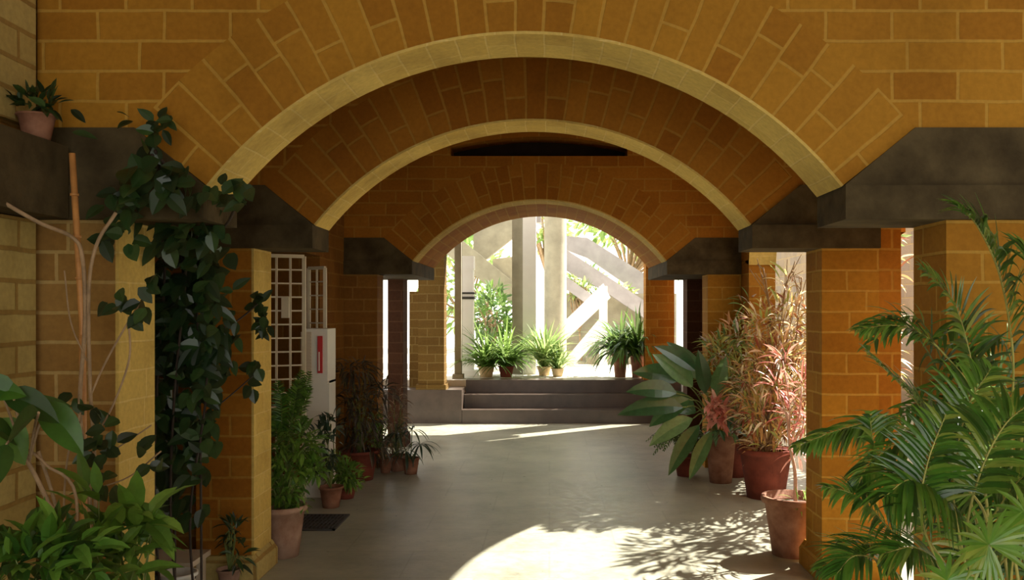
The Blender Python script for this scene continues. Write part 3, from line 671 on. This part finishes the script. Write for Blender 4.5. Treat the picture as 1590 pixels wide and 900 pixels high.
for (x, y, s, n) in ((180, 462, 16, 6), (225, 440, 14, 4), (215, 485, 14, 4), (148, 632, 8, 3), (172, 660, 16, 6), (150, 700, 18, 6), (175, 700, 16, 5), (222, 705, 10, 3), (240, 715, 10, 3), (165, 750, 16, 6), (118, 610, 10, 2), (210, 480, 12, 3)):
    for _ in range(n): lf.leaf(P(x+R.uniform(-s, s), y+R.uniform(-s, s), 3.36+R.uniform(-.05, .05)), rv()+Vector((0, -.5, -.3)), .075, .046, .4, r=R.random(), n=5, up=Vector((0, -1, .3)))
lf.build('foliage', 'dull', r)
# dense climber
r = thing('leafy_climber', 'dense dark leafy climber hanging from the springer between the two left pillars', 'climber', (-1.95, 4.3, 0))
st, lf = MB(), MB()
for k in range(5):
    x = 275+R.uniform(-18, 45); D = R.uniform(4.15, 4.5)
    st.tube(curve([Vector((P(x, 0, D).x, D, 0)), P(x+R.uniform(-20, 20), 800, D), P(x+R.uniform(-14, 14), 600, D), P(x+R.uniform(-14, 14), 420, D), P(x-10, 330, 4.0), P(255+R.uniform(-20, 20), 250+R.uniform(-30, 30), 3.55)], 7), .0065, 6)
st.tube(curve([P(300, 380, 4.1), P(350, 350, 3.9), P(372, 300, 3.7)], 7), .006, 6); st.tube(curve([P(320, 520, 4.4), P(365, 500, 4.7), P(402, 470, 4.9)], 7), .005, 6); st.tube(curve([P(320, 640, 4.4), P(350, 620, 4.7), P(402, 575, 4.9)], 7), .004, 6)
def lcl(x, y, s, n, D, L=.10, w=.06, sy=None):
    for _ in range(n): lf.leaf(P(x+R.uniform(-s, s), y+R.uniform(-(sy or s), (sy or s)), D+R.uniform(-.08, .08)), rv()+Vector((0, -.6, -.2)), L*R.uniform(.7, 1.2), w*R.uniform(.7, 1.2), .4, r=R.random(), n=5, up=Vector((0, -1, .4)))
lcl(245, 195, 12, 8, 3.55, .07, .045); lcl(205, 186, 5, 2, 3.55, .08, .03); lcl(262, 182, 8, 4, 3.55, .06, .04); lcl(240, 225, 10, 5, 3.55)
lcl(240, 280, 45, 26, 3.5, .11, .07, 22); lcl(200, 320, 40, 16, 3.5, .10, .06, 20); lcl(180, 370, 28, 14, 3.5, .08, .05, 14); lcl(300, 290, 28, 10, 3.55)
lcl(370, 300, 30, 14, 3.62, .09, .05, 18); lcl(300, 350, 50, 30, 3.9, .1, .06, 25); lcl(290, 430, 46, 60, 4.3, .11, .06, 50); lcl(285, 520, 46, 70, 4.35, .11, .06, 50)
lcl(280, 610, 42, 56, 4.35, .11, .06, 50); lcl(285, 700, 40, 42, 4.4, .11, .06, 45); lcl(345, 500, 24, 22, 4.5, .1, .05, 60); lcl(300, 780, 30, 10, 4.4)
lcl(265, 480, 34, 60, 4.5, .12, .07, 110); lcl(310, 420, 30, 50, 4.5, .12, .07, 60); lcl(300, 640, 36, 50, 4.5, .12, .07, 90); lcl(240, 340, 60, 26, 3.9, .12, .07, 40)
lcl(404, 475, 10, 16, 4.9, .09, .045, 28); lcl(400, 572, 12, 7, 4.9, .09, .06, 12); lcl(388, 605, 8, 3, 4.9, .1, .06, 12); lcl(410, 505, 8, 8, 4.9, .08, .04, 12)
lcl(270, 600, 30, 40, 4.45, .12, .07, 120); lcl(320, 470, 34, 40, 4.45, .11, .07, 90); lcl(265, 760, 22, 18, 4.45, .10, .05, 50); lcl(335, 560, 22, 20, 4.5, .1, .05, 60)
st.build('stems', 'dark', r, True); lf.build('foliage', 'dull', r)
# big-leaved plant bottom left
r = thing('broadleaf_plant', 'plant with large drooping green leaves at the left edge of the photo', 'plant', (-1.75, 2.75, 0))
lf, st = MB(), MB(); pot(r, (-1.60, 2.75, 0), .15, .28, 'terra')
cro = P(20, 640, 2.7)
for a, b, w in (((5, 615), (90, 655), .09), ((20, 612), (-60, 600), .09), ((60, 630), (125, 705), .10), ((0, 650), (35, 720), .09), ((-30, 610), (40, 610), .08), ((60, 640), (10, 700), .09), ((25, 640), (110, 625), .07), ((10, 690), (-10, 760), .08), ((-20, 660), (25, 690), .08), ((70, 640), (100, 690), .08)):
    D = R.uniform(2.55, 2.8); lpx(lf, a, b, D, w, .8, dD=R.uniform(-.1, .1)); st.tube(curve([P(45, 720, 2.75), P((a[0]+45)/2, 670, 2.75), P(*a, D)], 5), .004, 5)
st.tube(curve([Vector((-1.60, 2.75, .24)), P(100, 850, 2.75), P(75, 780, 2.75), P(45, 720, 2.75), P(10, 660, 2.75)], 7), .007, 6)
st.tube(curve([Vector((-1.56, 2.75, .24)), P(120, 800, 2.8), P(70, 720, 2.8), P(30, 690, 2.8)], 7), .005, 6)
st.build('stems', 'bark', r, True); lf.build('foliage', 'mid', r)
def bushy(name, label, c, pr, ph, pmat, blobs, mat, L, w, group=None, tw=16, droop=.8, sub=None):
    r, top = potted(name, label, 'plant', c, pr, ph, pmat, group); lf, st = MB(), MB(); pts = []
    for (px, py, D, rx, rz, n) in blobs: pts += cloud(lf, P(px, py, D), (rx, rx*.8, rz), n, L, w, droop)
    twigs(st, top, pts, tw, .004, .002, .12); st.build('stems', 'stem', r, True); lf.build('foliage', mat, r); return r
bushy('leafy_plant', 'low bushy green plant in the bottom left corner', (-1.48, 2.55, 0), .15, .3, 'terra', [(30, 870, 2.5, .14, .07, 80), (85, 850, 2.5, .1, .06, 60), (10, 900, 2.4, .15, .08, 60), (110, 890, 2.5, .08, .06, 40)], 'mid', .10, .035)
bushy('leafy_plant', 'taller yellow-green leafy plant right of the corner plant, before the left pillar', (-1.50, 3.15, 0), .15, .3, 'terra', [(150, 800, 3.0, .07, .10, 20), (190, 830, 3.0, .08, .10, 26), (165, 890, 2.95, .10, .08, 26), (215, 860, 3.0, .05, .08, 14), (225, 810, 3.0, .04, .05, 12), (140, 870, 2.9, .05, .05, 26)], 'bright', .16, .055)
bushy('seedling', 'small green seedling at the foot of the second left pillar', (-1.84, 5.18, 0), .07, .12, 'terra_pale', [(362, 830, 5.15, .05, .09, 30), (368, 860, 5.15, .06, .08, 24)], 'dull', .09, .022)
# pot with bush by the left pillar
r, top = potted('potted_bush', 'bushy bright green plant in a pale terracotta pot beside the second left pillar', 'plant', (-1.745, 5.90, 0), .155, .33, 'terra_pale')
lf, st, fr = MB(), MB(), MB(); pts = []
for (px, py, rx, rz, n) in ((450, 720, .17, .14, 260), (435, 760, .15, .08, 160), (470, 690, .12, .10, 130), (430, 690, .12, .1, 140), (485, 730, .07, .08, 60), (455, 780, .1, .04, 60)): pts += cloud(lf, P(px, py, 5.92), (rx, rx*.8, rz), n, .085, .024, .8)
for k in range(16):
    e = P(R.uniform(420, 490), R.uniform(570, 650), 5.95+R.uniform(-.1, .1)); frond(fr, st, [top, top.lerp(e, .6)+Vector((0, 0, .1)), e], n=14, L=.075, w=.013, r=.003, start=.5)
twigs(st, top, pts, 24, .005, .002, .1); st.build('stems', 'stem', r, True); lf.build('foliage', 'bright', r); fr.build('fronds', 'mid', r)
bushy('leafy_plant', 'pale-flecked small plant at the foot of the white cabinet', (-1.78, 7.35, 0), .10, .17, 'terra', [(500, 690, 7.3, .14, .16, 90), (515, 660, 7.3, .08, .1, 30), (495, 720, 7.3, .12, .08, 50)], 'blue_leaf', .10, .03)
bushy('leafy_plant', 'low bright green plant spilling over its pot by the drain grate', (-1.74, 7.7, 0), .10, .10, 'terra_red', [(535, 735, 7.6, .13, .08, 170), (515, 715, 7.7, .1, .08, 80), (548, 745, 7.6, .1, .05, 60)], 'bright', .09, .022)
r = bushy('potted_shrub', 'dark brownish drooping shrub in a red pot beside the third left pillar', (-1.80, 8.55, 0), .19, .28, 'terra_red', [(555, 640, 8.5, .2, .25, 200), (550, 575, 8.6, .18, .08, 110), (590, 610, 8.6, .12, .1, 60), (570, 690, 8.5, .2, .1, 90)], 'straw', .18, .02, tw=30, droop=1.6)
bushy('leafy_plant', 'fresh light green sprig behind the red pot', (-1.62, 8.92, 0), .07, .14, 'terra', [(583, 675, 8.9, .09, .10, 90), (585, 655, 8.9, .06, .05, 30)], 'bright', .09, .024)
r = bushy('potted_shrub', 'dry mottled shrub in front of the dark far left pillar', (-1.52, 9.02, 0), .10, .16, 'terra', [(612, 650, 9.0, .12, .3, 120), (605, 700, 9.0, .12, .12, 70)], 'dry', .13, .014, tw=24, droop=1.4)
r, top = potted('strap_leaf_plant', 'dark strap-leaved plant leaning onto the grey floor left of the steps', 'plant', (-1.36, 8.85, 0), .09, .16, 'terra')
lf, st = MB(), MB()
for k in range(4):
    e = P((615, 640, 652, 630)[k], (672, 668, 690, 700)[k], 8.8); st.tube(curve([top, e], 5), .005, 5)
    for j in range(13): lf.leaf(e, Vector((R.uniform(-1, 1), R.uniform(-1, .6), R.uniform(-.1, .6))), R.uniform(.18, .3), .022, 1.7, r=R.random(), n=6, fold=.3)
st.build('stems', 'stem', r, True); lf.build('foliage', 'blue_leaf', r)

# --- far landing plants
def strap(name, label, c, pr, ph, pmat, n, L, w, mat, spread=.5, group=None, droop=1.6, name2='potted_grass'):
    r, top = potted(name, label, 'plant', c, pr, ph, pmat, group); lf = MB()
    for _ in range(n): lf.leaf(top+rv()*pr*.4, Vector((R.uniform(-1, 1)*spread, R.uniform(-1, 1)*spread, 1)), L*R.uniform(.6, 1.1), w, droop*R.uniform(.5, 1.2), r=R.random(), n=7, fold=.3, peak=.35)
    lf.build('foliage', mat, r); return r
Z = .57; X = lambda px, D: (px-853)*D/F
g = 'potted plants on the far landing'
strap('potted_lily', 'arching green plant in a sandy bowl just right of the white post', (X(755, 14), 14.0, Z), .14, .17, 'terra_yellow', 150, .8, .04, 'bright', .8, g)
strap('potted_lily', 'arching green plant in a dark red pot left of the square pillar', (X(786, 14), 14.0, Z), .13, .17, 'terra_red', 150, .8, .04, 'bright', .8, g)
strap('potted_lily', 'pale yellow-green tall plant between the square pillar and the white stair', (X(845, 14.3), 14.3, Z), .12, .15, 'terra_yellow', 150, .80, .04, 'outer', .5, g)
strap('potted_lily', 'light green plant right of the pale tall one, at the foot of the white stair', (X(866, 14.1), 14.1, Z), .11, .13, 'terra_yellow', 90, .5, .03, 'outer', .6, g)
strap('potted_lily', 'dark green strap-leaved plant in the left of two terracotta pots at the right jamb', (X(963, 13.95), 13.95, Z), .125, .36, 'terra', 150, .85, .05, 'mid', .7, g, 2.2)
strap('potted_lily', 'dark green strap-leaved plant in the right of two terracotta pots, touching the jamb', (X(990, 13.9), 13.9, Z), .125, .36, 'terra', 150, .85, .05, 'mid', .65, g, 2.2)
def tree(name, label, base, blobs, mat, L=.3, w=.12, group=None, tr=.08):
    r = thing(name, label, 'tree' if 'tree' in name else 'shrub', base, group); lf, st = MB(), MB(); pts = []
    for c, rad, n in blobs: pts += cloud(lf, c, rad, n, L, w, .6, seg=3)
    b0 = Vector(base); mid = Vector(blobs[0][0]); mid.z = b0.z+(mid.z-b0.z)*.5
    st.tube(curve([b0, mid], 5), [tr]*2+[tr*.8]*4, 8); twigs(st, mid, pts, 24, tr*.5, .01, .4); st.build('trunk', 'bark', r, True); lf.build('foliage', mat, r)
tree('garden_shrub', 'leafy shrub under the sloping stair flight, behind the left bowl', (X(765, 16), 16.0, .3), [((X(765, 16), 16, 1.5), (.4, .4, .55), 420), ((X(790, 16), 16, 1.1), (.3, .3, .4), 200)], 'mid', .2, .06, tr=.03)
tree('garden_shrub', 'sunlit shrub growing between the two stair parapets on the right', (X(920, 18.8), 18.9, .3), [((X(905, 18.9), 18.9, 2.2), (.5, .25, .28), 220), ((X(955, 18.9), 18.9, 1.9), (.4, .2, .25), 160)], 'outer', .2, .06, tr=.03)
tree('garden_shrub', 'sunlit low bush behind the staircase newel', (X(905, 17.9), 17.95, .3), [((X(900, 17.95), 17.95, 2.0), (.25, .08, .2), 90)], 'outer', .16, .05, tr=.02)
tree('garden_tree', 'bright sunlit tree behind the upper parapet at the right', (2.6, 25, .3), [((2.2, 25, 4.6), (1.8, 1.5, 1.3), 900), ((4.0, 24, 3.8), (1.6, 1.2, 1.3), 600)], 'outer', .35, .14)
tree('garden_tree', 'bright tree seen in the gap beside the round column', (.2, 27, .3), [((0.0, 27, 4.6), (.9, .8, 1.2), 240)], 'outer', .35, .14)
tree('garden_tree', 'pale tree far behind the leaning shrub on the left', (-2.4, 24, .3), [((-2.2, 24, 2.4), (1.2, 1, 1.3), 500)], 'outer', .35, .14)
